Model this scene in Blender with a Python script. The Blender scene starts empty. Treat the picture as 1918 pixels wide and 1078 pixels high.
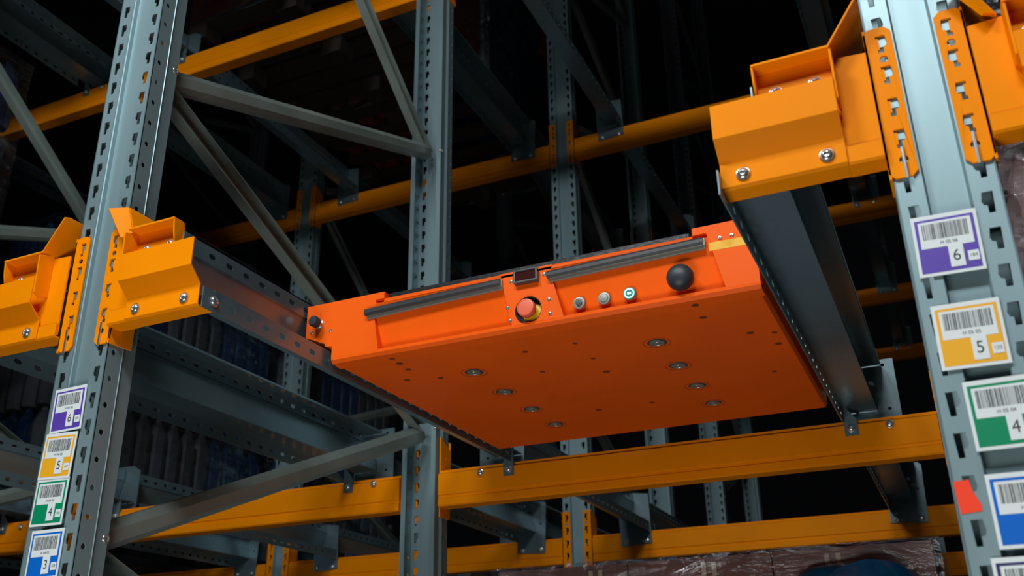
import bpy, math, random
from mathutils import Vector, Matrix
from mathutils.geometry import tessellate_polygon

# ---------------------------------------------------------------- camera, world, lamps
SC = bpy.context.scene
COL = SC.collection
cam_d = bpy.data.cameras.new('camera')
cam = bpy.data.objects.new('camera', cam_d)
COL.objects.link(cam)
cam_d.sensor_width = 36.0
cam_d.lens = 1826.03 / 1918.0 * 36.0
RT = Vector((0.9098, 0.4148, -0.0140)).normalized()
FW = Vector((-0.3753, 0.8367, 0.3989)).normalized()
RT = (RT - FW * RT.dot(FW)).normalized()
UP = RT.cross(FW)
M = Matrix((RT, UP, -FW)).transposed().to_4x4()
M.translation = Vector((0, 0, 1.6))
cam.matrix_world = M
cam_d.clip_start = 0.05
cam_d.dof.use_dof = True
cam_d.dof.focus_distance = 1.9
cam_d.dof.aperture_fstop = 5.6
SC.camera = cam

w = bpy.data.worlds.new('warehouse_air')
SC.world = w
w.use_nodes = True
w.node_tree.nodes['Background'].inputs[0].default_value = (0.55, 0.6, 0.75, 1)
w.node_tree.nodes['Background'].inputs[1].default_value = 0.002


def area(name, loc, target, sx, sy, power, color):
    d = bpy.data.lights.new(name, 'AREA')
    d.shape = 'RECTANGLE'
    d.size = sx
    d.size_y = sy
    d.energy = power
    d.color = color
    o = bpy.data.objects.new(name, d)
    COL.objects.link(o)
    o.location = loc
    o.rotation_euler = (Vector(target) - Vector(loc)).to_track_quat('-Z', 'Y').to_euler()
    return o


# luminaires hung over the aisle in front of the rack
area('aisle_lamp', (-1.25, -0.45, 4.3), (-1.3, 1.3, 2.4), 0.8, 0.3, 46, (0.92, 0.97, 1.0))
area('aisle_lamp', (0.0, -0.8, 4.25), (-0.3, 1.4, 2.3), 0.8, 0.3, 46, (0.95, 0.98, 1.0))
# added fill low in the aisle, stands in for floor bounce on the undersides
area('underside_fill', (-0.72, 0.0, 0.9), (-0.7, 1.4, 2.25), 1.0, 0.5, 19, (1.0, 0.97, 0.92))

SC.view_settings.view_transform = 'Standard'
SC.view_settings.look = 'None'
SC.view_settings.gamma = 1.0
SC.view_settings.use_curve_mapping = False
SC.view_settings.exposure = -0.08


# ---------------------------------------------------------------- materials
def mat(name, col, rough=0.5, metal=0.0, spec=0.5, var=0.0, vscale=8.0, bump=0.0, bscale=200.0,
        stretch=None, emit=None, coat=0.0, alpha=None):
    m = bpy.data.materials.new(name)
    m.use_nodes = True
    nt = m.node_tree
    b = nt.nodes['Principled BSDF']
    b.inputs['Base Color'].default_value = (*col, 1)
    b.inputs['Roughness'].default_value = rough
    b.inputs['Metallic'].default_value = metal
    b.inputs['Specular IOR Level'].default_value = spec
    b.inputs['Coat Weight'].default_value = coat
    tc = nt.nodes.new('ShaderNodeTexCoord')
    mp = nt.nodes.new('ShaderNodeMapping')
    nt.links.new(tc.outputs['Object'], mp.inputs[0])
    if stretch:
        mp.inputs['Scale'].default_value = stretch
    if var > 0:
        n = nt.nodes.new('ShaderNodeTexNoise')
        n.inputs['Scale'].default_value = vscale
        n.inputs['Detail'].default_value = 5
        nt.links.new(mp.outputs[0], n.inputs['Vector'])
        r = nt.nodes.new('ShaderNodeMapRange')
        r.inputs[1].default_value = 0.3
        r.inputs[2].default_value = 0.7
        r.inputs[3].default_value = 1 - var
        r.inputs[4].default_value = 1 + var
        nt.links.new(n.outputs[0], r.inputs[0])
        mx = nt.nodes.new('ShaderNodeVectorMath')
        mx.operation = 'SCALE'
        mx.inputs[0].default_value = col
        nt.links.new(r.outputs[0], mx.inputs['Scale'])
        nt.links.new(mx.outputs[0], b.inputs['Base Color'])
        r2 = nt.nodes.new('ShaderNodeMapRange')
        r2.inputs[1].default_value = 0.3
        r2.inputs[2].default_value = 0.7
        r2.inputs[3].default_value = max(0.05, rough - 0.08)
        r2.inputs[4].default_value = min(1, rough + 0.08)
        nt.links.new(n.outputs[0], r2.inputs[0])
        nt.links.new(r2.outputs[0], b.inputs['Roughness'])
    if bump > 0:
        n2 = nt.nodes.new('ShaderNodeTexNoise')
        n2.inputs['Scale'].default_value = bscale
        n2.inputs['Detail'].default_value = 3
        nt.links.new(mp.outputs[0], n2.inputs['Vector'])
        bp = nt.nodes.new('ShaderNodeBump')
        bp.inputs['Strength'].default_value = bump
        bp.inputs['Distance'].default_value = 0.002
        nt.links.new(n2.outputs[0], bp.inputs['Height'])
        nt.links.new(bp.outputs[0], b.inputs['Normal'])
    if emit:
        b.inputs['Emission Color'].default_value = (*emit[0], 1)
        b.inputs['Emission Strength'].default_value = emit[1]
    if alpha is not None:
        b.inputs['Alpha'].default_value = alpha
    return m


STEEL = mat('galvanized_steel', (0.25, 0.365, 0.395), 0.46, 0.5, 0.5, var=0.12, vscale=5, bump=0.05, bscale=60,
            stretch=(1, 1, 0.25))
RAILST = mat('rail_steel', (0.19, 0.285, 0.325), 0.28, 0.6, 0.5, var=0.1, vscale=3)
BRACK = mat('bracket_steel', (0.13, 0.19, 0.215), 0.42, 0.5, 0.5, var=0.1, vscale=6)
BRACEST = mat('brace_steel', (0.27, 0.33, 0.30), 0.4, 0.45, 0.5, var=0.15, vscale=6)
ZINC = mat('zinc_bolt', (0.7, 0.76, 0.76), 0.22, 0.9)
DARKST = mat('dark_steel', (0.12, 0.13, 0.13), 0.35, 0.6)
BEAM = mat('beam_paint', (0.92, 0.268, 0.0005), 0.5, 0.0, 0.06, var=0.05, vscale=7, bump=0.03, bscale=150)
SHUT = mat('shuttle_paint', (0.93, 0.118, 0.004), 0.45, 0.0, 0.15, var=0.06, vscale=5, bump=0.04, bscale=220)
BLACK = mat('black_paint', (0.012, 0.012, 0.015), 0.35, 0.0, 0.5, bump=0.3, bscale=90)
RUBBER = mat('black_rubber', (0.022, 0.03, 0.036), 0.5, 0, 0.5, var=0.2, vscale=30)
BUMPR = mat('bumper_rubber', (0.06, 0.065, 0.07), 0.33, 0.25, 0.6)
ALU = mat('aluminium', (0.36, 0.36, 0.32), 0.35, 0.6)
REDPL = mat('red_button', (0.85, 0.15, 0.08), 0.4)
YELPL = mat('yellow_plastic', (0.8, 0.42, 0.01), 0.45)
TAPE = mat('yellow_tape', (0.85, 0.44, 0.005), 0.35, var=0.12, vscale=40)
GLASSR = mat('scanner_glass', (0.05, 0.012, 0.012), 0.08, 0, 0.9)
RING = mat('led_ring', (0.5, 1, 0.9), 0.4, emit=((0.45, 1.0, 0.88), 0.9))
TEALD = mat('teal_plastic', (0.0, 0.22, 0.17), 0.4)
DKORANGE = mat('dark_orange', (0.22, 0.035, 0.006), 0.7)  # even dark orange for the seam rings and small underside discs
WHITE = mat('label_white', (0.72, 0.79, 0.80), 0.45)
INK = mat('label_ink', (0.03, 0.035, 0.04), 0.6)
PURP = mat('label_purple', (0.095, 0.05, 0.40), 0.45)
YEL = mat('label_yellow', (0.85, 0.42, 0.015), 0.45)
GRN = mat('label_green', (0.0, 0.25, 0.11), 0.45)
BLU = mat('label_blue', (0.0, 0.13, 0.58), 0.45)
NAVY = mat('label_navy', (0.03, 0.035, 0.12), 0.45)
REDT = mat('red_tape', (0.95, 0.06, 0.02), 0.45)
CONC = mat('concrete_floor', (0.2, 0.2, 0.195), 0.55, var=0.12, vscale=1.5, bump=0.1, bscale=40)
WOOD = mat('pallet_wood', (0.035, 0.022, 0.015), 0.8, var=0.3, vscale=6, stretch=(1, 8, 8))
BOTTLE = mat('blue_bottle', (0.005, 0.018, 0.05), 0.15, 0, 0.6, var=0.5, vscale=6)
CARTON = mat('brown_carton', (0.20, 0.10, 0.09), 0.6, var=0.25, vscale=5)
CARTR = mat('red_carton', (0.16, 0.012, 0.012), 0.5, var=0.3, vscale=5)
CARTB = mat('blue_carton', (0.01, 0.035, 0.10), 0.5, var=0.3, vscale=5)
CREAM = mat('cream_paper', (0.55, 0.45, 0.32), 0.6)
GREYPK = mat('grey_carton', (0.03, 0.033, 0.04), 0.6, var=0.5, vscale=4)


def film_mat():
    m = bpy.data.materials.new('stretch_film')
    m.use_nodes = True
    nt = m.node_tree
    nt.nodes.remove(nt.nodes['Principled BSDF'])
    out = nt.nodes['Material Output']
    tr = nt.nodes.new('ShaderNodeBsdfTransparent')
    tr.inputs[0].default_value = (0.9, 0.93, 0.95, 1)
    gl = nt.nodes.new('ShaderNodeBsdfGlossy')
    gl.inputs['Roughness'].default_value = 0.12
    gl.inputs[0].default_value = (0.9, 0.95, 1, 1)
    tc = nt.nodes.new('ShaderNodeTexCoord')
    mp = nt.nodes.new('ShaderNodeMapping')
    mp.inputs['Scale'].default_value = (3, 3, 12)
    n = nt.nodes.new('ShaderNodeTexNoise')
    n.inputs['Scale'].default_value = 1.6
    n.inputs['Detail'].default_value = 6
    n.inputs['Distortion'].default_value = 1.2
    bp = nt.nodes.new('ShaderNodeBump')
    bp.inputs['Strength'].default_value = 1.0
    bp.inputs['Distance'].default_value = 0.05
    mx = nt.nodes.new('ShaderNodeMixShader')
    mx.inputs[0].default_value = 0.12
    L = nt.links.new
    L(tc.outputs['Object'], mp.inputs[0])
    L(mp.outputs[0], n.inputs['Vector'])
    L(n.outputs[0], bp.inputs['Height'])
    L(bp.outputs[0], gl.inputs['Normal'])
    L(tr.outputs[0], mx.inputs[1])
    L(gl.outputs[0], mx.inputs[2])
    L(mx.outputs[0], out.inputs['Surface'])
    return m


FILM = film_mat()


# ---------------------------------------------------------------- mesh helpers
class MB:
    def __init__(self):
        self.v = []
        self.f = []

    def add(self, vs, fs):
        b = len(self.v)
        self.v += [tuple(p) for p in vs]
        self.f += [tuple(i + b for i in f) for f in fs]
        return self

    def box(self, x0, x1, y0, y1, z0, z1):
        vs = [(x, y, z) for x in (x0, x1) for y in (y0, y1) for z in (z0, z1)]
        return self.add(vs, [(0, 1, 3, 2), (4, 6, 7, 5), (0, 4, 5, 1), (2, 3, 7, 6), (0, 2, 6, 4), (1, 5, 7, 3)])

    def poly(self, loop, O, U, V, N, t, holes=()):
        """flat plate: 2-D outline with holes in the frame O,U,V, thickness t towards -N"""
        O, U, V, N = Vector(O), Vector(U), Vector(V), Vector(N)
        loops = [list(loop)] + [list(h) for h in holes]
        tri = tessellate_polygon([[Vector((a, b, 0)) for a, b in l] for l in loops])
        flat = [p for l in loops for p in l]
        n = len(flat)
        vs = [O + U * a + V * b for a, b in flat] + [O + U * a + V * b - N * t for a, b in flat]
        fs = [tuple(q) for q in tri] + [tuple(i + n for i in reversed(q)) for q in tri]
        k = 0
        for l in loops:
            m = len(l)
            for i in range(m):
                j = (i + 1) % m
                fs.append((k + i, k + j, k + j + n, k + i + n))
            k += m
        return self.add(vs, fs)

    def lathe(self, prof, C, A, seg=20):
        """prof: list of (r, h) about axis A through C"""
        C, A = Vector(C), Vector(A).normalized()
        U = A.orthogonal().normalized()
        V = A.cross(U)
        vs = []
        fs = []
        for r, h in prof:
            for i in range(seg):
                a = 2 * math.pi * i / seg
                vs.append(C + A * h + (U * math.cos(a) + V * math.sin(a)) * max(r, 1e-5))
        for k in range(len(prof) - 1):
            for i in range(seg):
                j = (i + 1) % seg
                fs.append((k * seg + i, k * seg + j, (k + 1) * seg + j, (k + 1) * seg + i))
        fs.append(tuple(range(seg - 1, -1, -1)))
        fs.append(tuple((len(prof) - 1) * seg + i for i in range(seg)))
        return self.add(vs, fs)

    def build(self, name, m, parent=None, smooth=False, bevel=0.0, mesh_only=False):
        me = bpy.data.meshes.new(name)
        me.from_pydata(self.v, [], self.f)
        me.validate()
        me.update()
        me.materials.append(m)
        # consistent outward normals
        import bmesh
        bm = bmesh.new()
        bm.from_mesh(me)
        bmesh.ops.recalc_face_normals(bm, faces=bm.faces)
        bm.to_mesh(me)
        bm.free()
        if smooth:
            for p in me.polygons:
                p.use_smooth = True
            me.set_sharp_from_angle(angle=math.radians(35))
        if mesh_only:
            return me
        return obj(name, me, parent, bevel)


def obj(name, me, parent=None, bevel=0.0):
    o = bpy.data.objects.new(name, me)
    COL.objects.link(o)
    if parent is not None:
        o.parent = parent
    if bevel > 0:
        b = o.modifiers.new('bevel', 'BEVEL')
        b.width = bevel
        b.segments = 2
        b.limit_method = 'ANGLE'
    return o


def tag(o, label, cat, group=None):
    o['label'] = label
    o['category'] = cat
    if group:
        o['group'] = group
    return o


def thing(name, label, cat, loc=(0, 0, 0), group=None):
    o = bpy.data.objects.new(name, None)
    o.empty_display_size = 0.05
    COL.objects.link(o)
    o.location = loc
    return tag(o, label, cat, group)


def dup(root, loc, label, group=None):
    r = root.copy()
    COL.objects.link(r)
    r.location = loc
    r['label'] = label
    if group:
        r['group'] = group
    for ch in list(root.children):
        c = ch.copy()
        COL.objects.link(c)
        c.parent = r
        for g in list(ch.children):
            d = g.copy()
            COL.objects.link(d)
            d.parent = c
    return r


def strip_profile(pts, t):
    """closed outline of a bent sheet of thickness t on the left of the polyline"""
    P = [Vector(p) for p in pts]
    n = len(P)
    off = []
    for i in range(n):
        d1 = (P[i] - P[i - 1]).normalized() if i > 0 else (P[1] - P[0]).normalized()
        d2 = (P[i + 1] - P[i]).normalized() if i < n - 1 else d1
        n1 = Vector((-d1.y, d1.x))
        n2 = Vector((-d2.y, d2.x))
        b = (n1 + n2)
        b = b / max(0.3, (1 + n1.dot(n2)))
        off.append(P[i] + b * t)
    return [tuple(p) for p in P] + [tuple(p) for p in reversed(off)]


def circle(cx, cy, r, n=10):
    return [(cx + r * math.cos(2 * math.pi * i / n), cy + r * math.sin(2 * math.pi * i / n)) for i in range(n)]


def slot(cx, cy, w, h, n=4):
    r = h / 2
    out = []
    for i in range(n + 1):
        a = -math.pi / 2 + math.pi * i / n
        out.append((cx + w / 2 - r + r * math.cos(a), cy + r * math.sin(a)))
    for i in range(n + 1):
        a = math.pi / 2 + math.pi * i / n
        out.append((cx - w / 2 + r + r * math.cos(a), cy + r * math.sin(a)))
    return out


def keyhole(cx, cz, s=1, k=1.0):
    """hook hole of the uprights; s=+1: tail near the left edge of the strip"""
    p = [(-.0065, .014), (.0065, .014), (.0085, .002), (.0065, -.003), (.0025, -.004), (.0025, -.014),
         (-.005, -.014)]
    p = [(cx + s * a * k, cz + b * k * 1.06) for a, b in p]
    return p


# ---------------------------------------------------------------- uprights and frames
PW = 0.122
TOPZ = 9.0
PITCH = 0.05


def perf(mb, O, U, N, width, hole_fn, phase, z0=0.0, z1=TOPZ, t=0.0022):
    """perforated strip standing along +z"""
    k0 = int(round((z1 - z0) / PITCH))
    for k in range(k0):
        a = z0 + k * PITCH
        mb.poly([(0, 0), (width, 0), (width, PITCH), (0, PITCH)], Vector(O) + Vector((0, 0, a)), U, (0, 0, 1), N, t,
                [hole_fn(phase)])


def post_mesh():
    mb = MB()
    # front strips (facing -y)
    perf(mb, (0, 0, 0), (1, 0, 0), (0, -1, 0), 0.035, lambda c: keyhole(0.0175, c, 1), 0.027)
    perf(mb, (PW - 0.035, 0, 0), (1, 0, 0), (0, -1, 0), 0.035, lambda c: keyhole(0.0175, c, -1), 0.027)
    # sides with round holes
    perf(mb, (0.0, 0, 0), (0, 1, 0), (-1, 0, 0), 0.036, lambda c: circle(0.016, c, 0.0055, 10), 0.020)
    perf(mb, (PW, 0, 0), (0, 1, 0), (1, 0, 0), 0.036, lambda c: circle(0.016, c, 0.0055, 10), 0.020)
    # recessed channel, and the bent back legs
    ch = [(0.0335, 0.0005), (0.0365, 0.004), (0.038, 0.012), (PW - 0.038, 0.012), (PW - 0.0365, 0.004),
          (PW - 0.0335, 0.0005)]
    mb.poly(strip_profile(ch, 0.0022), (0, 0, 0), (1, 0, 0), (0, 1, 0), (0, 0, -1), TOPZ)
    for s in (0, 1):
        leg = [(0.0005, 0.0355), (0.007, 0.044), (0.007, 0.070), (0.020, 0.070)]
        if s:
            leg = [(PW - a, b) for a, b in leg]
        else:
            leg = leg
        t = 0.0022 if not s else -0.0022
        o = strip_profile(leg, t if not s else t)
        mb.poly(o, (0, 0, 0), (1, 0, 0), (0, 1, 0), (0, 0, -1), TOPZ)
    return mb.build('post', STEEL, mesh_only=True)


POST = post_mesh()
FD = 1.332     # frame depth (front face to back face)


def cbrace(mb, p, q, x, wide=0.045, deep=0.028, open_plus=False, t=0.0025):
    """C channel between p and q, both (y, z), web at x"""
    P = Vector((x, p[0], p[1]))
    Q = Vector((x, q[0], q[1]))
    d = (Q - P).normalized()
    X = Vector((1, 0, 0))
    W = d.cross(X).normalized()
    h = wide / 2
    if open_plus:
        pr = [(deep, h), (0, h), (0, -h), (deep, -h)]
    else:
        pr = [(0, h), (deep * .75, h), (deep, h * .62), (deep, -h * .35), (deep * .6, -h), (0, -h)]
    o = strip_profile(pr, t)
    mb.poly(o, P, X, W, -d, (Q - P).length)


def bolt_mesh(r=0.009, h=0.006):
    mb = MB()
    mb.lathe([(r * 1.15, 0), (r * 1.15, 0.0012), (r, 0.0016), (r * 0.95, h * 0.55), (r * 0.7, h * 0.9),
              (r * 0.48, h), (r * 0.42, h * 0.6), (0.0, h * 0.55)], (0, 0, 0), (0, -1, 0), 14)
    return mb.build('bolt', ZINC, smooth=True, mesh_only=True)


BOLT = bolt_mesh()


def bolt(x, y, z, parent, name='bolt'):
    o = obj(name, BOLT, parent)
    o.location = (x, y, z)
    return o


def make_frame(label, loc, segs, group=None):
    t = thing('upright_frame', label, 'rack frame', loc, 'galvanized upright frames')
    a = obj('post', POST, t)
    b = obj('post', POST, t)
    b.location = (PW, FD, 0)
    b.rotation_euler = (0, 0, math.pi)
    for s in segs:
        mb = MB()
        cbrace(mb, s[0], s[1], PW / 2 - 0.014 + s[2], open_plus=s[3])
        mb.build('brace', BRACEST, t)
    for yy, zz in ((0.068, 2.885), (0.068, 1.89), (FD - 0.068, 2.385), (FD - 0.068, 3.345)):
        o = obj('brace_bolt', BOLT, t)
        o.location = (PW - 0.008, yy, zz)
        o.rotation_euler = (0, 0, math.pi / 2)
    return t


F0 = 1.23
SEGS = [((0.065, 2.885), (1.265, 3.355), 0.0, False),
        ((1.268, 3.345), (0.07, 4.25), 0.0, True),
        ((0.065, 4.27), (1.265, 4.75), 0.0, False),
        ((0.07, 5.25), (1.265, 4.77), 0.004, True),
        ((0.065, 5.27), (1.265, 5.75), 0.0, False),
        ((0.07, 6.25), (1.265, 5.77), 0.004, True),
        ((0.065, 6.27), (1.265, 6.75), 0.0, False),
        ((0.07, 7.25), (1.265, 6.77), 0.004, True),
        ((0.07, 2.87), (1.265, 2.385), 0.004, True),
        ((0.065, 1.885), (1.265, 2.37), 0.0, False),
        ((0.07, 1.87), (1.265, 1.385), 0.004, True),
        ((0.065, 0.885), (1.265, 1.37), 0.0, False),
        ((0.07, 0.87), (1.265, 0.385), 0.004, True)]
XS = {0: 0.0, 1: -1.490, 2: -2.98, 3: -4.47}
YR = {0: F0, 1: 3.80, 2: 6.37}
fr_first = make_frame('galvanized upright frame on the left, carrying the labels H 04, beside the open lane',
                      (XS[1], YR[0], 0), SEGS)
dup(fr_first, (XS[0], YR[0], 0), 'galvanized upright frame on the right, carrying the labels H 05')
dup(fr_first, (XS[2], YR[0], 0), 'galvanized upright frame at the left edge of the photo, beyond the left lane')
dup(fr_first, (XS[1], YR[1], 0), 'galvanized upright frame straight behind the orange shuttle, in line with the left front frame')
dup(fr_first, (XS[0], YR[1], 0), 'upright frame hidden mostly behind the right labelled upright, second row')
dup(fr_first, (XS[2], YR[1], 0), 'dark upright frame seen between the diagonal braces of the left frame, second row')
dup(fr_first, (XS[3], YR[1], 0), 'upright frame deep at the far left, second row, behind wrapped goods')
dup(fr_first, (XS[1], YR[2], 0), 'most distant upright frame seen under the rear beam, third row')
dup(fr_first, (XS[0], YR[2], 0), 'most distant upright frame on the right, third row behind the labelled upright')
dup(fr_first, (XS[2], YR[2], 0), 'most distant upright frame left of the shuttle, third row')


# ---------------------------------------------------------------- beams with connectors
def hookplate(mb, x0, x1, z0, z1, y, xc, s, t=0.0035, rows=None):
    """connector face (facing -y) from x0..x1 with hook holes"""
    hs = []
    for dz in (0.028, 0.079, 0.131, 0.181):
        hs.append(keyhole(xc, z1 - dz, s, 0.95))
    hs.append(circle(xc, z1 - 0.053, 0.0055, 10))
    hs.append(circle(xc, z0 + 0.026, 0.006, 10))
    c = 0.008
    mb.poly([(x0 + c, z0), (x1 - c, z0), (x1, z0 + c), (x1, z1 - c), (x1 - c, z1), (x0 + c, z1), (x0, z1 - c),
             (x0, z0 + c)], (0, y, 0), (1, 0, 0), (0, 0, 1), (0, -1, 0), t, hs)


def connector(parent, side, z0, z1, yf, depth, facing=-1):
    """bent connector at local x=0; side=-1: post is to the right (+x) of the beam end.
    side=+1: post to the left. yf: outer face y; plate lies on the post face, facing -y or +y"""
    mb = MB()
    x0, x1 = (0.0, 0.033) if side < 0 else (-0.033, 0.0)
    xc = 0.018 if side < 0 else -0.018
    s = 1 if side < 0 else -1
    hookplate(mb, x0 - (0.004 if side < 0 else 0), x1 + (0.004 if side > 0 else 0), z0, z1, yf, xc, s)
    # side flange along the post
    ya, yb = (yf, yf + depth) if facing < 0 else (yf - depth, yf)
    xa, xb = (-0.004, -0.0005) if side < 0 else (0.0005, 0.004)
    mb.poly([(ya, z0), (yb, z0 + 0.002), (yb, z1 - 0.03), (ya, z1)], (xb, 0, 0), (0, 1, 0), (0, 0, 1), (1, 0, 0),
            xb - xa, [circle((ya + yb) / 2, z1 - 0.06, 0.004, 8), circle((ya + yb) / 2 + .004, z1 - 0.02 - .07, 0.0035, 8)])
    c = mb.build('connector', BEAM, parent, bevel=0.0008)
    # hook tongues that show in the holes
    for dz in (0.028, 0.079, 0.131, 0.181):
        xh = xc + s * (-0.0045)
        hk = MB()
        hk.box(xh - 0.002, xh + 0.002, min(yf + .0005, yf + 0.004), max(yf + .0005, yf + 0.004), z1 - dz - 0.008, z1 - dz + 0.010)
        hk.build('hook', BEAM, c)
    pn = MB()
    pn.box(xc - 0.0022, xc + 0.0022, yf - 0.004, yf - 0.0002, z0 - 0.004, z0 + 0.044)
    pn.build('lock_pin', ZINC, c, bevel=0.001)
    return c


def box_beam(label, x0, x1, yface, zt, facing, group=None, h=0.106):
    """box beam between posts; facing -1: on front face of posts, +1: on their back face"""
    t = thing('rack_crossbeam', label, 'rack beam', (x0, yface, zt), 'orange box beams across the rack')
    L = x1 - x0
    if facing < 0:    # face plate of posts at y=0 local
        yf, yb = -0.004, 0.044
        cf = -0.0042
    else:
        yf, yb = -0.070, -0.020
        cf = 0.0042
    pr = [(yf, -h + 0.004), (yf + 0.003, -h), (yb, -h), (yb, 0.0), (yf + 0.010, 0.0), (yf + 0.010, -0.006), (yf, -0.012),
          (yf, -h + 0.034), (yf + 0.003, -h + 0.031), (yf + 0.003, -h + 0.025), (yf, -h + 0.022),
          (yf, -h + 0.016), (yf + 0.003, -h + 0.013)]
    pr = pr[:-1]
    mb = MB()
    mb.poly(pr, (0.0045, 0, 0), (0, 1, 0), (0, 0, 1), (-1, 0, 0), L - 0.009)
    mb.build('beam', BEAM, t)
    for side, xx in ((1, 0.0), (-1, L)):
        e = connector(t, side, -0.133, 0.104, cf if facing < 0 else cf, 0.06, facing)
        e.location = (xx, 0, 0)
    return t


nm_level = {2.253: 'at shuttle level', 4.133: 'one level up'}
rowname = {'b0': 'first behind the aisle, rear row', 'f1': 'second in depth', 'b1': 'third in depth', 'f2': 'fourth in depth',
           'b2': 'fifth in depth'}
lanename = {0: 'of the shuttle lane', 1: 'of the left lane',
            2: 'of the farthest left lane'}
for zt in (2.253, 4.133):
    for key, yy, fc in (('b0', YR[0] + FD, 1), ('f1', YR[1], -1), ('b1', YR[1] + FD, 1), ('f2', YR[2], -1),
                        ('b2', YR[2] + FD, 1)):
        for ln in (0, 1, 2):
            if ln == 2 and key in ('f2', 'b2'):
                continue
            x1 = XS[ln]
            x0 = XS[ln + 1] + PW
            box_beam('orange box beam %s, %s %s' % (nm_level[zt], rowname[key], lanename[ln].replace('the farthest left lane', 'the farthest lane')), x0, x1, yy, zt, fc)


# ---------------------------------------------------------------- beam stubs at the lane mouths
def stub(label, X0, sx):
    """sx=+1: stub lies to the left (-x) of its upright edge X0; sx=-1: mirrored"""
    t = thing('beam_stub', label, 'beam stub', (X0, F0, 2.262), 'short beam stubs at the lane mouths')
    oy, oz = F0, 2.262

    def loc(mb):
        mb.v = [(sx * x, y - oy, z - oz) for x, y, z in mb.v]
        return mb
    # front sigma plate
    mb = MB()
    mb.poly(strip_profile([(1.183, 2.384), (1.183, 2.330), (1.211, 2.304), (1.211, 2.266), (1.215, 2.262),
                           (1.250, 2.262)], 0.0032), (-0.2195, 0, 0), (0, 1, 0), (0, 0, 1), (-1, 0, 0), 0.1695)
    loc(mb).build('front_plate', BEAM, t, bevel=0.0008)
    # back web plate
    mb = MB()
    mb.poly([(-0.182, 2.268), (-0.004, 2.268), (-0.004, 2.432), (-0.05, 2.435), (-0.05, 2.441), (-0.156, 2.441),
             (-0.162, 2.380), (-0.182, 2.374)], (0, 1.2185, 0), (1, 0, 0), (0, 0, 1), (0, -1, 0), 0.0035)
    loc(mb).build('web_plate', BEAM, t)
    # lower ledge running on to the connector
    mb = MB()
    mb.poly(strip_profile([(1.2145, 2.290), (1.2145, 2.266), (1.217, 2.2625), (1.252, 2.2625)], 0.003),
            (-0.0502, 0, 0), (0, 1, 0), (0, 0, 1), (-1, 0, 0), 0.046)
    loc(mb).build('ledge', BEAM, t)
    # top flange, end walls of the little tray
    mb = MB()
    mb.box(-0.157, -0.047, 1.192, 1.2185, 2.4385, 2.4425)
    mb.poly([(1.193, 2.441), (1.2185, 2.441), (1.2185, 2.375), (1.206, 2.375), (1.196, 2.415)], (-0.154, 0, 0),
            (0, 1, 0), (0, 0, 1), (1, 0, 0), 0.0035)
    loc(mb).build('tray', BEAM, t, bevel=0.0008)
    mb = MB()
    mb.poly([(1.184, 2.43), (1.2185, 2.442), (1.2185, 2.352), (1.200, 2.344), (1.1865, 2.352)], (-0.0465, 0, 0),
            (0, 1, 0), (0, 0, 1), (1, 0, 0), 0.0035)
    loc(mb).build('end_tab', BEAM, t, bevel=0.0008)
    # leaning guide plate
    if sx < 0:
        P0, P1, P2, P3, P4, P5 = [Vector(p) for p in ((-0.022, 1.200, 2.430), (0.022, 1.200, 2.502), (-0.008, 1.221, 2.507),
                                                      (-0.008, 1.300, 2.507), (-0.045, 1.330, 2.438), (-0.038, 1.214, 2.436))]
        mb = MB()
        for q in ((P0, P1, P2, P5), (P5, P2, P3, P4)):
            nn = (q[1] - q[0]).cross(q[3] - q[0]).normalized() * 0.0035
            mb.add(list(q) + [p + nn for p in q], [(0, 1, 2, 3), (4, 5, 6, 7), (0, 1, 5, 4), (1, 2, 6, 5), (2, 3, 7, 6), (3, 0, 4, 7)])
        loc(mb).build('guide_plate', BEAM, t)
    mb = MB()
    A = Vector((-0.050, 1.190, 2.436))
    B = Vector((-0.0015, 1.190, 2.507))
    V = (B - A)
    ln = V.length
    V.normalize()
    U = Vector((0, 1, 0))
    N = U.cross(V)
    mb.poly([(0.0, 0.0), (0.135, 0.0), (0.135, 0.045), (0.115, ln), (0.012, ln), (0.0, ln - 0.004)], A, U, V, N, 0.0035)
    if sx > 0:
        loc(mb).build('guide_plate', BEAM, t, bevel=0.0008)
    cn = connector(t, -1 if sx > 0 else 1, 2.233 - oz, 2.472 - oz, 1.2255 - oy, 0.058, -1)
    for xb in (-0.188, -0.075):
        bolt(sx * xb, 1.2105 - oy, 2.281 - oz, t)
        bolt(sx * xb + (0.05 if sx > 0 else -0.05) * 0 + sx * 0.058 * (1 if xb < -0.1 else 0), 1.218 - oy, 2.402 - oz, t, 'inner_bolt')
    return t


stub('orange beam stub with two bolts on the left side of the right labelled upright', 0.0, 1)
stub('orange beam stub on the right side of the right labelled upright, cut by the frame', PW, -1)
stub('orange beam stub on the right side of the left labelled upright, rail behind it', XS[1] + PW, -1)
stub('orange beam stub on the left side of the left labelled upright, cut by the frame', XS[1], 1)


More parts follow.
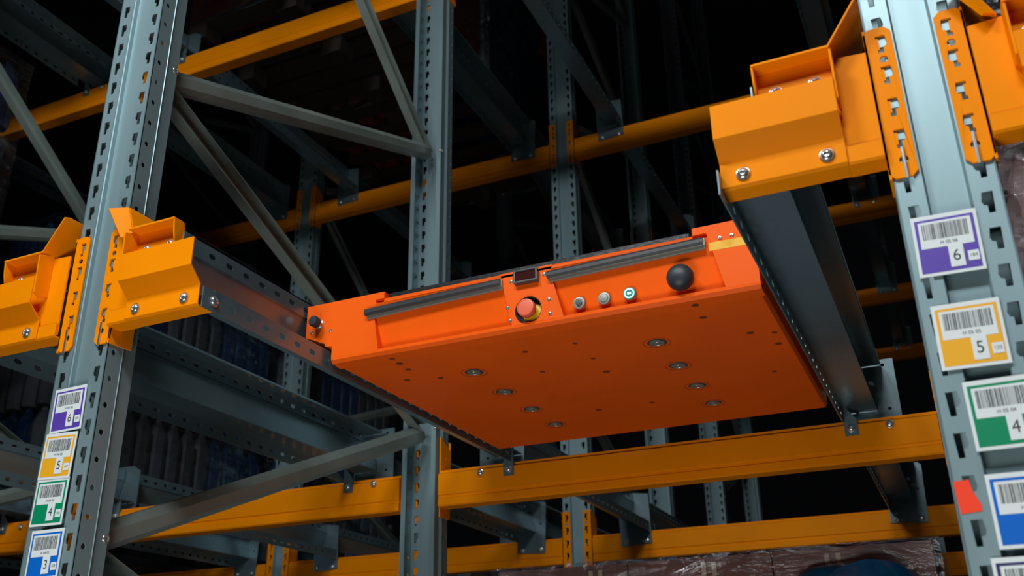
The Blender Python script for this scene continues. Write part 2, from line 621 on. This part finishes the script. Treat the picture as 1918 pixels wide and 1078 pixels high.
# ---------------------------------------------------------------- rails
def rail_mesh(side, L, ext=0.0, trim=True):
    """local: lip at x=0, outward from lane is +x*side; y 0..L; z=0 at lip bottom"""
    mb = MB()
    n = int(L / 0.049)
    if ext:
        mb.box(0.0, 0.0025, -ext, 0, 0.0, 0.038)
        mb.box(0.060, 0.0625, -ext, 0, 0.1215, 0.1575)
    for k in range(n):
        a = k * 0.049
        b = 0.049 if k < n - 1 else L - a
        if a + b < L - 0.058 or L < 1.2 or not trim:
            mb.poly([(0, 0), (b, 0), (b, 0.038), (0, 0.038)], (0, a, 0), (0, 1, 0), (0, 0, 1), (-1, 0, 0), 0.0025,
                    [slot(0.0245, 0.0195, 0.020, 0.0105)])
        mb.poly([(0, 0), (b, 0), (b, 0.036), (0, 0.036)], (0.060, a, 0.1215), (0, 1, 0), (0, 0, 1), (-1, 0, 0), 0.0025,
                [slot(0.0245, 0.0165, 0.020, 0.0105)])
    q = (0.0125 + 0.011 if ext == 0.0525 else 0.0345) if ext else 0

    def sh(pts, t):
        o = strip_profile(pts, t)
        mb.poly(o, (0, -q, 0), (1, 0, 0), (0, 0, 1), (0, -1, 0), L + q)
    sh([(0.0003, 0.038), (0.082, 0.038)], 0.0025)
    sh([(0.082, 0.040), (0.064, 0.118), (0.060, 0.1225)], 0.0025)
    sh([(0.060, 0.1550), (0.105, 0.1550), (0.107, 0.150)], 0.0025)
    mb.v = [(side * x, y, z) for x, y, z in mb.v]
    return mb.build('rail', RAILST, mesh_only=True)


RB = 2.2465
rail_meshes = {}


def plate_mesh(side, kind):
    mb = MB()
    if kind == 'b':   # behind a beam: tall plate plus front tab
        hs = [circle(0.112, 0.155, 0.0045), circle(0.112, 0.04, 0.0045), circle(0.034, 0.04, 0.0045)]
        mb.poly([(-0.004, -0.05), (0.138, -0.05), (0.138, 0.17), (0.030, 0.17), (-0.004, 0.15)], (0, 0.0, 0), (1, 0, 0), (0, 0, 1),
                (0, -1, 0), 0.004, hs)
        mb.poly([(0.002, -0.033), (0.034, -0.033), (0.034, 0.008), (0.002, 0.05)], (0, -0.063, 0), (1, 0, 0),
                (0, 0, 1), (0, -1, 0), 0.004)
    else:             # hangs over the outer face of a beam
        hs = [circle(0.105, 0.07, 0.0045), circle(0.03, -0.03, 0.004), circle(0.105, 0.155, 0.0045)]
        mb.poly([(-0.004, -0.043), (0.118, -0.050), (0.122, -0.044), (0.130, 0.155), (0.118, 0.165), (0.0, 0.15)], (0, 0, 0), (1, 0, 0), (0, 0, 1),
                (0, -1, 0), 0.004, hs)
    mb.v = [(side * x, y, z) for x, y, z in mb.v]
    return mb.build('bracket', BRACK, mesh_only=True)


PLT = {(s, k): plate_mesh(s, k) for s in (1, -1) for k in 'bf'}


def make_rail(label, lane, side, y0, y1, dz, kind, group=None, xlip=None, ext=0.0):
    """side -1: left rail of the lane (outward is -x)"""
    if xlip is None:
        xlip = (-0.221 if side > 0 else -1.118) - 1.47 * lane
    t = thing('shuttle_rail', label, 'shuttle rail', (xlip, y0, RB + dz), 'steel shuttle rails')
    L = round(y1 - y0, 3)
    key = (side, L, ext, kind == 'b')
    if key not in rail_meshes:
        rail_meshes[key] = rail_mesh(side, L, ext, kind == 'b')
    obj('rail', rail_meshes[key], t)
    p = obj('bracket', PLT[(side, kind)], t)
    if kind == 'b':
        p.location = (0, L + 0.006, 0)
        bolt(side * 0.018, L - 0.0575, -0.015, t)
        bolt(side * 0.108, L - 0.0555, -0.015, t)
    else:
        p.location = (0, L + 0.001, 0)
        bolt(side * 0.02, L - 0.0005, -0.033, t)
        bolt(side * 0.102, L - 0.0005, -0.033, t)
    return t


sname = {1: 'right', -1: 'left'}
make_rail('dark steel rail on the right of the orange shuttle, seen from below', 0, 1, 1.2575, 2.545, 0, 'b', ext=0.0675)
lr = make_rail('steel rail on the left of the orange shuttle, running in from the left front stub', 0, -1, 1.2425, 2.545, 0, 'b', ext=0.0525)
lb_ = bolt(0.0005, 1.218 - 1.2425, 0.019, lr)
lb_.rotation_euler = (0, 0, math.pi / 2)
make_rail('dark steel rail with rows of bright slots behind the left labelled upright', 1, 1, 1.226, 2.545, 0.004, 'b')
make_rail('left rail of the left lane, dark strip with slots beyond the left labelled upright', 1, -1, 1.226, 2.545, 0.0, 'b')
lshort = {0: 'the shuttle lane', 1: 'the left lane'}
for dz, lv in ((0.0, 'at shuttle level'), (1.88, 'one level up')):
    for lane in (0, 1):
        for side in (-1, 1):
            for bi, (a, b, k) in enumerate(((2.575, 3.79, 'f'), (3.86, 5.115, 'b'), (5.145, 6.36, 'f'), (6.43, 7.685, 'b'))):
                make_rail('%s rail of %s, %s, %s' % (sname[side], lshort[lane], (
                    'first bay behind', 'second bay behind', 'third bay behind',
                    'farthest bay')[bi], lv), lane, side, a, b, dz, k)
for lane in (0, 1):
    for side in (-1, 1):
        make_rail('%s rail of %s in the front bay, one level up' % (sname[side], lshort[lane]), lane, side,
                  1.226, 2.545, 1.88, 'b')
for side in (-1, 1):
    make_rail('%s rail of the farthest left lane, front bay' % sname[side], 2, side, 1.226, 2.545, 0, 'b')
    make_rail('%s rail of the farthest left lane, second bay' % sname[side], 2, side, 2.575, 3.79, 0, 'f')
    make_rail('%s rail of the farthest left lane, front bay one level up' % sname[side], 2, side, 1.226, 2.545, 1.88, 'b')
    make_rail('%s rail of the farthest left lane, second bay one level up' % sname[side], 2, side, 2.575, 3.79, 1.88, 'f')
    make_rail('%s rail of the farthest left lane, third bay' % sname[side], 2, side, 3.86, 5.115, 0, 'b')
    make_rail('%s rail of the lane right of the right labelled upright' % sname[side], -1, side, 1.226, 2.545, 0, 'b',
              xlip=(PW + 0.249 if side < 0 else PW + 1.146))

# ---------------------------------------------------------------- the shuttle
SY0, SY1 = 1.560, 2.350
SZB, SZT = 2.254, 2.391
sh = thing('pallet_shuttle', 'flat orange pallet shuttle robot riding between the two steel rails of the open lane',
           'shuttle robot', (-0.671, SY0, SZB))
ox, oyy, ozz = -0.671, SY0, SZB


def S(mb):
    mb.v = [(x - ox, y - oyy, z - ozz) for x, y, z in mb.v]
    return mb


XL, XR = -1.173, -0.169
half = [(-1.173, 2.391), (-1.173, 2.321), (-1.150, 2.312), (-1.124, 2.300), (-1.124, 2.2945), (-1.106, 2.2925),
        (-1.106, 2.262), (-1.100, 2.254)]
mir = [(-1.342 - x, z) for x, z in reversed(half)]
top = [(-0.350, 2.391), (-0.350, 2.377), (-0.985, 2.377), (-0.985, 2.391)]
out = half + mir + top
mb = MB()
mb.poly(out, (0, 1.586, 0), (1, 0, 0), (0, 0, 1), (0, -1, 0), SY1 - 1.586)
S(mb).build('body', SHUT, sh, bevel=0.0015)
# front skin: blocks (proud) and tilted panels
mb = MB()
lb = half[:7] + [(-1.106, 2.266), (-0.995, 2.266), (-1.007, 2.34), (-1.004, 2.377), (-0.985, 2.377), (-0.985, 2.391)]
mb.poly(lb, (0, 1.560, 0), (1, 0, 0), (0, 0, 1), (0, -1, 0), 0.028)
rb = [(-0.295, 2.266)] + [(-0.236, 2.266)] + mir[1:] + [(-0.350, 2.391), (-0.350, 2.377), (-0.319, 2.377), (-0.314, 2.34)]
rb = [(-0.295, 2.266), (-0.236, 2.266)] + mir[1:] + [(-0.345, 2.391), (-0.345, 2.377), (-0.320, 2.377)]
mb.poly(rb, (0, 1.560, 0), (1, 0, 0), (0, 0, 1), (0, -1, 0), 0.028)
cb = [(-0.701, 2.266), (-0.596, 2.266), (-0.620, 2.358), (-0.616, 2.377), (-0.724, 2.377), (-0.721, 2.358)]
mb.poly(cb, (0, 1.560, 0), (1, 0, 0), (0, 0, 1), (0, -1, 0), 0.028, [circle(-0.667, 2.2925, 0.0275, 28)])
# bottom hem with the rounded fold
mb.poly(strip_profile([(1.5600, 2.268), (1.5605, 2.262), (1.566, 2.2555), (1.595, 2.2535)], 0.003), (-1.106, 0, 0),
        (0, 1, 0), (0, 0, 1), (-1, 0, 0), 0.87)
# top hem
mb.poly([(1.560, 2.368), (1.560, 2.373), (1.564, 2.3775), (1.58, 2.3775), (1.58, 2.368)], (-0.985, 0, 0), (0, 1, 0), (0, 0, 1), (-1, 0, 0), 0.64)
S(mb).build('front_cover', SHUT, sh, bevel=0.001)
for a0, a1, b0, b1 in ((-1.007, -0.721, -0.995, -0.701), (-0.620, -0.320, -0.596, -0.295)):
    mb = MB()
    mb.add([(a0 - .01, 1.5605, 2.3685), (a1 + .01, 1.5605, 2.3685), (b1 + .01, 1.584, 2.264), (b0 - .01, 1.584, 2.264),
            (a0 - .01, 1.5875, 2.3685), (a1 + .01, 1.5875, 2.3685), (b1 + .01, 1.5875, 2.264), (b0 - .01, 1.5875, 2.264)],
           [(0, 1, 2, 3), (4, 5, 6, 7), (0, 1, 5, 4), (1, 2, 6, 5), (2, 3, 7, 6), (3, 0, 4, 7)])
    S(mb).build('front_panel', SHUT, sh)
# lifting platform
mb = MB()
mb.box(-0.980, -0.356, 1.570, 2.33, 2.3785, 2.3900)
mb.box(-0.359, -0.352, 1.570, 2.33, 2.3785, 2.389)
S(mb).build('lift_platform', BLACK, sh, bevel=0.002)
# bumper strips
for a, b, za, zb in ((-1.024, -0.721, 2.347, 2.3555), (-0.624, -0.325, 2.351, 2.3575)):
    L = math.hypot(b - a, zb - za)
    U = Vector((b - a, 0, zb - za)).normalized()
    W = Vector((0, -1, 0))
    V = U.cross(W)
    if V.z < 0:
        V = -V
    mb = MB()
    mb.poly([(0, -0.012), (0.004, -0.012), (0.006, -0.005), (0.0045, 0.002), (0.0045, 0.009), (0, 0.009)],
            (a + 0.003, 1.5605, za), W, V, -U, L - 0.001)
    bb = S(mb).build('bumper', ALU, sh)
    mb = MB()
    mb.poly([(0.0, -0.0048), (0.0095, -0.006), (0.0135, -0.002), (0.0135, 0.004), (0.010, 0.0085), (0.0, 0.009)],
            (a, 1.560, za), W, V, -U, L)
    S(mb).build('rubber_strip', BUMPR, bb, smooth=True)
# scanner window
mb = MB()
mb.poly([(-0.692, 2.346), (-0.643, 2.346), (-0.643, 2.373), (-0.692, 2.373)], (0, 1.548, 0), (1, 0, 0), (0, 0, 1),
        (0, -1, 0), 0.014, [[(-0.688, 2.3505), (-0.647, 2.3505), (-0.647, 2.3695), (-0.688, 2.3695)]])
sc = S(mb).build('scanner', DARKST, sh, bevel=0.0012)
mb = MB()
mb.box(-0.6885, -0.6465, 1.551, 1.553, 2.350, 2.370)
S(mb).build('window', GLASSR, sc)
# emergency stop
mb = MB()
mb.lathe([(0.0275, 0.0), (0.0275, 0.017), (0.0258, 0.017), (0.0262, 0.001), (0.0, 0.001)], (-0.667, 1.578, 2.2925), (0, -1, 0), 28)
es = S(mb).build('emergency_stop', BLACK, sh, smooth=True)
mb = MB()
mb.lathe([(0.021, 0), (0.021, 0.004), (0.018, 0.005), (0.014, 0.007), (0.012, 0.007), (0.0, 0.007)], (-0.662, 1.577, 2.2885), (0, -1, 0), 24)
S(mb).build('yellow_base', YELPL, es, smooth=True)
mb = MB()
mb.lathe([(0.0115, 0), (0.0115, 0.008), (0.0165, 0.009), (0.0178, 0.011), (0.0178, 0.020), (0.0165, 0.023), (0.014, 0.0238),
          (0.0135, 0.0232), (0.009, 0.0236), (0.0, 0.0238)], (-0.667, 1.568, 2.293), (0, -1, 0), 28)
S(mb).build('red_button', REDPL, es, smooth=True)
# three push buttons
yb = 1.5735
for i, bx in enumerate((-0.569, -0.520, -0.471)):
    mb = MB()
    mb.lathe([(0.0122, 0), (0.0122, 0.003), (0.0112, 0.0042), (0.0085, 0.0044), (0.008, 0.0034), (0.0, 0.0034)],
             (bx, yb, 2.2925), (0, -1, 0), 28)
    pb = S(mb).build('push_button', ALU, sh, smooth=True)
    mb = MB()
    if i == 0:
        mb.lathe([(0.0065, 0), (0.0062, 0.0025), (0.0, 0.0028)], (bx, yb - 0.003, 2.2925), (0, -1, 0), 18)
        mb.box(bx - 0.0012, bx + 0.0012, yb - 0.0068, yb - 0.0052, 2.2885, 2.2965)
        pb['label'] = 'steel key switch'
        S(mb).build('key_slot', DARKST, pb)
    elif i == 1:
        mb.lathe([(0.0078, 0), (0.0074, 0.0022), (0.0, 0.0026)], (bx, yb - 0.003, 2.2925), (0, -1, 0), 24)
        S(mb).build('cap', ALU, pb, smooth=True)
    else:
        pb['label'] = 'push button with a lit white and green ring'
        mb.lathe([(0.0116, 0), (0.0116, 0.0012), (0.0, 0.0012)], (bx, yb - 0.0042, 2.2925), (0, -1, 0), 24)
        S(mb).build('cap', TEALD, pb)
        mb = MB()
        mb.lathe([(0.0098, 0), (0.0098, 0.0006), (0.0072, 0.0006), (0.0072, 0.0)], (bx, yb - 0.0054, 2.2925), (0, -1, 0), 28)
        mb.f = mb.f[:-2]
        mb.box(bx - 0.0036, bx + 0.0008, yb - 0.006, yb - 0.0054, 2.2900, 2.2950)
        mb.box(bx + 0.0014, bx + 0.0036, yb - 0.006, yb - 0.0054, 2.2905, 2.2945)
        S(mb).build('lit_ring', RING, pb)
# big black knob and small left one
mb = MB()
mb.lathe([(0.016, 0), (0.016, 0.010), (0.023, 0.012), (0.0245, 0.018), (0.0235, 0.026), (0.019, 0.033), (0.010, 0.037), (0.0, 0.038)],
         (-0.372, 1.574, 2.2985), (0, -1, 0), 32)
S(mb).build('rubber_stop', RUBBER, sh, smooth=True)
mb = MB()
mb.lathe([(0.0105, 0), (0.0105, 0.004), (0.009, 0.005), (0.009, 0.012), (0.0, 0.012)], (-1.140, 1.560, 2.346), (0, -1, 0), 20)
an = S(mb).build('antenna_base', ZINC, sh, smooth=True)
mb = MB()
mb.lathe([(0.0105, 0), (0.0115, 0.002), (0.0115, 0.013), (0.0095, 0.016), (0.0, 0.0165)], (-1.140, 1.550, 2.346), (0, -1, 0), 20)
S(mb).build('rubber_cap', RUBBER, an, smooth=True)
# yellow tape on the right block
mb = MB()
mb.poly([(-0.317, 2.3405), (-0.172, 2.3385), (-0.172, 2.3545), (-0.317, 2.3565)], (0, 1.5596, 0), (1, 0, 0), (0, 0, 1), (0, -1, 0), 0.0006)
S(mb).build('yellow_tape', TAPE, sh)


def screw_mesh():
    mb = MB()
    mb.lathe([(0.0038, 0), (0.0038, 0.0008), (0.003, 0.0016), (0.0016, 0.0018), (0.0014, 0.0008), (0.0, 0.0008)], (0, 0, 0), (0, -1, 0), 12)
    return mb.build('screw', ZINC, smooth=True, mesh_only=True)


SCR = screw_mesh()
for sx_, sz_ in ((-0.701, 2.357), (-0.633, 2.359), (-0.7095, 2.304), (-0.7045, 2.277), (-0.624, 2.306), (-0.623, 2.277),
                 (-0.296, 2.362), (-0.275, 2.363), (-1.112, 2.328), (-1.158, 2.331)):
    o = obj('screw', SCR, sh)
    o.location = (sx_ - ox, 1.5600 - oyy, sz_ - ozz)
# underside fittings
for cx in (-0.8695, -0.4725):
    for cy in (1.738, 1.890, 2.042, 2.190):
        mb = MB()
        mb.lathe([(0.0195, 0), (0.0195, 0.0008), (0.0165, 0.0010), (0.0165, 0.0003), (0.0, 0.0003)], (cx, cy, SZB), (0, 0, -1), 28)
        rg = S(mb).build('floor_disc', DARKST, sh, smooth=True)
        mb = MB()
        mb.lathe([(0.0152, 0), (0.0152, 0.002), (0.0135, 0.0026), (0.011, 0.0026), (0.0105, 0.0016), (0.006, 0.0016),
                  (0.0055, 0.0024), (0.0, 0.0024)], (cx, cy, SZB), (0, 0, -1), 28)
        S(mb).build('steel_plug', ALU, rg, smooth=True)
        mb = MB()
        mb.lathe([(0.0275, 0.0), (0.0275, 0.0004), (0.0262, 0.0004), (0.0262, 0.0)], (cx - 0.001, cy + .002, SZB), (0, 0, -1), 28)
        mb.f = mb.f[:-2]
        S(mb).build('seam_ring', DKORANGE, rg)
rnd = random.Random(3)
dents = [(-0.978, 1.588), (-0.983, 1.66), (-0.723, 1.671), (-0.357, 1.585), (-0.359, 1.648), (-0.617, 1.67), (-0.616, 1.769),
         (-0.298, 1.766), (-0.256, 1.785), (-0.74, 1.80), (-0.62, 1.86), (-0.60, 2.12), (-0.73, 2.12), (-0.95, 1.74),
         (-1.02, 1.72), (-0.30, 2.02), (-0.26, 1.85), (-0.98, 1.62)]
for i, (cx, cy) in enumerate(dents):
    mb = MB()
    r = 0.005 + 0.003 * rnd.random()
    mb.lathe([(r, 0), (r, 0.0006), (r * 0.6, 0.0003), (0, 0.0003)], (cx, cy, SZB), (0, 0, -1), 10)
    S(mb).build('countersunk_screw', DKORANGE, sh)
# wheels running on the rail ledges
for wx in (-1.140, -0.202):
    for wy in (1.66, 1.86, 2.05, 2.25):
        mb = MB()
        mb.lathe([(0.0, 0), (0.022, 0.0), (0.0235, 0.002), (0.0235, 0.020), (0.022, 0.022), (0.0, 0.022)],
                 (wx - 0.011, wy, RB + 0.0405 + 0.0236), (1, 0, 0), 24)
        S(mb).build('wheel', RUBBER, sh, smooth=True)


# ---------------------------------------------------------------- bar code labels
def text_mesh(s, size, m, name, parent, x, y, z, rot=0.0, sx=1.0, extrude=0.0):
    cu = bpy.data.curves.new('t', 'FONT')
    cu.body = s
    cu.size = size
    cu.align_x = 'CENTER'
    cu.align_y = 'CENTER'
    to = bpy.data.objects.new('t', cu)
    COL.objects.link(to)
    dg = bpy.context.evaluated_depsgraph_get()
    dg.update()
    me = bpy.data.meshes.new_from_object(to.evaluated_get(dg))
    bpy.data.objects.remove(to)
    bpy.data.curves.remove(cu)
    me.name = name
    me.materials.clear()
    me.materials.append(m)
    # text faces -y
    for v in me.vertices:
        v.co = Vector((v.co.x * sx, 0.0, v.co.y))
    o = obj(name, me, parent)
    o.location = (x, y, z)
    return o


def label_tag(label, xc, zc, tilt, colm, num, small, code, seed, blank=False, y=1.2262):
    """paper label standing off the upright, facing -y"""
    t = thing('barcode_label', label, 'label', (xc, y, zc), 'barcode labels on the uprights')
    t.rotation_euler = (0, tilt, 0)
    W, H = 0.0765, 0.083
    w2, h2 = W / 2, H / 2
    mb = MB()
    mb.box(-w2, w2, 0.0, 0.0012, -h2, h2)
    mb.build('card', WHITE, t)
    mb = MB()
    mb.poly([(-w2 * .90, -h2 * .90), (w2 * .90, -h2 * .90), (w2 * .90, h2 * .86), (-w2 * .90, h2 * .86)], (0, -0.0003, 0), (1, 0, 0), (0, 0, 1),
            (0, -1, 0), 0.0003)
    mb.build('coloured_field', colm, t)
    mb = MB()
    mb.poly([(-w2 * .80, -h2 * .10), (w2 * .80, -h2 * .10), (w2 * .80, h2 * .78), (-w2 * .80, h2 * .78)], (0, -0.0006, 0), (1, 0, 0), (0, 0, 1),
            (0, -1, 0), 0.0003)
    mb.build('barcode_field', WHITE, t)
    r = random.Random(seed)
    mb = MB()
    x = -w2 * .70
    while x < w2 * .68:
        bw = r.choice((0.0006, 0.0006, 0.0011, 0.0016))
        mb.poly([(x, h2 * .18), (x + bw, h2 * .18), (x + bw, h2 * .70), (x, h2 * .70)], (0, -0.0008, 0), (1, 0, 0), (0, 0, 1), (0, -1, 0), 0.0002)
        x += bw + r.choice((0.0006, 0.0009, 0.0013))
    mb.build('barcode', INK, t)
    if code:
        text_mesh(code, 0.0062, INK, 'code_text', t, 0.002, -0.0009, h2 * .04)
    if num:
        mb = MB()
        mb.box(-0.0005, 0.0165, -0.0010, -0.0004, -h2 * .80, -h2 * .10)
        n = mb.build('number_card', WHITE, t)
        text_mesh(num, 0.0215, INK, 'number', n, 0.008, -0.0012, -h2 * .45, sx=0.9)
    if small:
        mb = MB()
        mb.box(0.0205, 0.0330, -0.0010, -0.0004, -h2 * .68, -h2 * .36)
        n = mb.build('small_card', WHITE, t)
        text_mesh(small, 0.0062, INK, 'small_number', n, 0.0267, -0.0012, -h2 * .52)
    return t


label_tag('purple and white barcode label with a 6 on the left upright', -1.4375, 2.1165, -0.02, PURP, '6', '192', 'H 04 06', 1)
label_tag('yellow and white barcode label with a 5 on the left upright', -1.4420, 2.0310, 0.04, YEL, '5', '167', 'H 04 05', 2, y=1.2250)
label_tag('green and white barcode label with a 4 on the left upright', -1.4442, 1.9495, 0.02, GRN, '4', '130', 'H 04 04', 3)
label_tag('blue and white barcode label with a 3 on the left upright', -1.4345, 1.8595, 0.0, BLU, '3', '108', 'H 04 03', 4)
label_tag('purple and white barcode label with a 6 on the right upright', 0.0480, 2.1305, 0.02, PURP, '6', '184', 'H 05 06', 5)
label_tag('yellow and white barcode label with a 5 on the right upright', 0.0515, 2.0085, 0.01, YEL, '5', '122', 'H 05 05', 6)
label_tag('green and white barcode label with a 4 on the right upright', 0.0700, 1.9090, -0.01, GRN, '4', None, 'H 05 04', 7)
label_tag('blue and white barcode label under the green one on the right upright', 0.0730, 1.7985, 0.0, BLU, '3', None, 'H 05 03', 8)
label_tag('navy bordered barcode label at the bottom right corner of the photo', 0.0620, 1.7070, 0.0, NAVY, None, None, None, 9)
mb = MB()
mb.poly([(0.001, 1.836), (0.018, 1.837), (0.0195, 1.824), (0.026, 1.808), (0.0255, 1.801), (0.003, 1.799)], (0, 1.2292, 0), (1, 0, 0), (0, 0, 1),
        (0, -1, 0), 0.0006)
tag(mb.build('red_tape', REDT), 'torn piece of bright red tape on the right upright', 'tape')

# ---------------------------------------------------------------- floor
mb = MB()
mb.box(-14, 10, -6, 16, -0.1, 0.0)
o = mb.build('floor', CONC)
o['kind'] = 'structure'
mb = MB()
mb.box(-14, 10, -6, 16, 9.4, 9.5)
o = mb.build('ceiling', DARKST)
o['kind'] = 'structure'


# ---------------------------------------------------------------- wrapped goods
def pack_mesh(m, sx, sy, sz, bottles):
    mb = MB()
    if bottles:
        nx, ny = max(2, int(sx / 0.09)), max(2, int(sy / 0.09))
        for i in range(nx):
            for j in range(ny):
                r = min(sx / nx, sy / ny) / 2 - 0.001
                cx, cy = (i + .5) * sx / nx, (j + .5) * sy / ny
                mb.lathe([(r * .9, 0.0), (r, 0.01), (r, sz * .42), (r * .9, sz * .47), (r, sz * .52), (r, sz * .72), (r * .45, sz * .92),
                          (r * .36, sz * .93), (r * .36, sz - .002)], (cx, cy, 0), (0, 0, 1), 8)
    else:
        mb.box(0.002, sx - 0.002, 0.002, sy - 0.002, 0.001, sz - 0.003)
    return mb.build('pack', m, smooth=bottles, mesh_only=True)


def load(label, x0, y0, z0, sx, sy, layers, lh, mats, bottles, seed, group=None, film=True):
    t = thing('wrapped_pallet_load', label, 'pallet load', (x0, y0, z0), 'wrapped pallet loads')
    # pallet
    pal = MB().box(0, sx, 0, 0.1, 0.1 - 0.022, 0.1).build('pallet', WOOD, t)
    bd = MB().box(0, sx, 0, 0.1, 0, 0.022).build('board', WOOD, mesh_only=True)
    for i in range(1, 6):
        o = obj('board', bd, pal)
        o.location = (0, i * (sy - 0.1) / 5, 0.078)
    bl = MB().box(0, 0.1, 0, 0.1, 0, 0.078).build('block', WOOD, mesh_only=True)
    for i in range(3):
        for j in range(3):
            o = obj('block', bl, pal)
            o.location = (i * (sx - 0.1) / 2, j * (sy - 0.1) / 2, 0)
    nx, ny = 3, 3
    r = random.Random(seed)
    ms = [pack_mesh(m, sx / nx, sy / ny, lh, bottles) for m in mats]
    for k in range(layers):
        for i in range(nx):
            for j in range(ny):
                if 0 < i < nx - 1 and 0 < j < ny - 1:
                    continue
                o = obj('pack', r.choice(ms), t)
                o.location = (i * sx / nx, j * sy / ny, 0.1 + k * lh)
    if film:
        top = 0.1 + layers * lh + 0.004
        n = 14
        e = 0.010
        ring = []
        for a in range(4):
            p, q = [((-e, -e), (sx + e, -e)), ((sx + e, -e), (sx + e, sy + e)), ((sx + e, sy + e), (-e, sy + e)), ((-e, sy + e), (-e, -e))][a]
            for i in range(n):
                u = i / n
                ring.append((p[0] + (q[0] - p[0]) * u, p[1] + (q[1] - p[1]) * u))
        rows = int((top - 0.06) / 0.06)
        vs, fs = [], []
        cx, cy = sx / 2, sy / 2
        for k in range(rows + 1):
            z = 0.06 + (top - 0.06) * k / rows
            for (a, b) in ring:
                d = 0.004 + 0.007 * r.random()
                vx, vy = a - cx, b - cy
                ll = math.hypot(vx, vy)
                vs.append((a + vx / ll * d, b + vy / ll * d, z + 0.01 * (r.random() - .5) * (0 < k < rows)))
        m_ = len(ring)
        for k in range(rows):
            for i in range(m_):
                j = (i + 1) % m_
                fs.append((k * m_ + i, k * m_ + j, (k + 1) * m_ + j, (k + 1) * m_ + i))
        fs.append(tuple(rows * m_ + i for i in range(m_)))
        MB().add(vs, fs).build('stretch_film', FILM, t, smooth=True)
    return t


RT0 = RB + 0.1625
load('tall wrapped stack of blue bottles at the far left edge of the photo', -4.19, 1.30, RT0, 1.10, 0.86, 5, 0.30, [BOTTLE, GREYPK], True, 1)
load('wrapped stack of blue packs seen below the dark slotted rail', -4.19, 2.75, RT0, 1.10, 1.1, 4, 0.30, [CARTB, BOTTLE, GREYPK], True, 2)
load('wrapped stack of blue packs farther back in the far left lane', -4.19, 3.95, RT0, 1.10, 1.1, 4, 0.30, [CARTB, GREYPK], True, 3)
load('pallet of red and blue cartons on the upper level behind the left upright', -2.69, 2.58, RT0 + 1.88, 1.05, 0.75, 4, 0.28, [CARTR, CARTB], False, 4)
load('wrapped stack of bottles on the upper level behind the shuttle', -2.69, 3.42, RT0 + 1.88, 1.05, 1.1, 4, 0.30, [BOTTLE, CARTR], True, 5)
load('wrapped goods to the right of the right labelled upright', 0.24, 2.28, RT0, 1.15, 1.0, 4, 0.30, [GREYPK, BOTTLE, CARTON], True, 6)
load('unseen pallet load added to shade the upper background, front bay of the shuttle lane, one level up', -1.20, 1.28, RT0 + 1.88, 1.06, 1.1, 3, 0.3, [GREYPK], False, 11)  # out of view, added to keep aisle light off the upper background
load('unseen pallet load added to shade the upper background, front bay of the left lane, one level up', -2.69, 1.28, RT0 + 1.88, 1.05, 1.1, 3, 0.3, [GREYPK], False, 12)  # second unseen load, added as a light blocker over the left lane
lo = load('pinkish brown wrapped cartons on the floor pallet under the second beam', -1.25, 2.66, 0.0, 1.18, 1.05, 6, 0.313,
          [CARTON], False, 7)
for i, xx in enumerate((0.30, 0.62, 0.94)):
    mb = MB()
    mb.poly([(xx - .02, 1.90), (xx + .02, 1.90), (xx + .02, 1.96), (xx + .008, 1.96), (xx + .008, 1.925), (xx - .008, 1.925),
             (xx - .008, 1.96), (xx - .02, 1.96)], (0, -0.003, 0), (1, 0, 0), (0, 0, 1), (0, -1, 0), 0.001)
    mb.build('paper_tab', CREAM, lo)

mb = MB()
rr = random.Random(5)
prof = [(0.0, -0.16), (0.13, -0.15), (0.20, -0.08), (0.215, 0.0), (0.19, 0.08), (0.12, 0.14), (0.0, 0.155)]
mb.lathe(prof, (0, 0, 0), (0, 0, 1), 16)
mb.v = [(x * (1 + .12 * math.sin(5 * z * 9 + x * 14)) * 0.95, y * 0.45, z * (1 + .08 * math.sin(x * 30))) for x, y, z in mb.v]
BAG = mat('blue_bag_film', (0.005, 0.10, 0.24), 0.18, 0, 0.6, var=0.3, vscale=12, bump=0.8, bscale=20)
bg = mb.build('blue_bag', BAG, lo, smooth=True)
bg.location = (0.98, -0.03, 1.78)
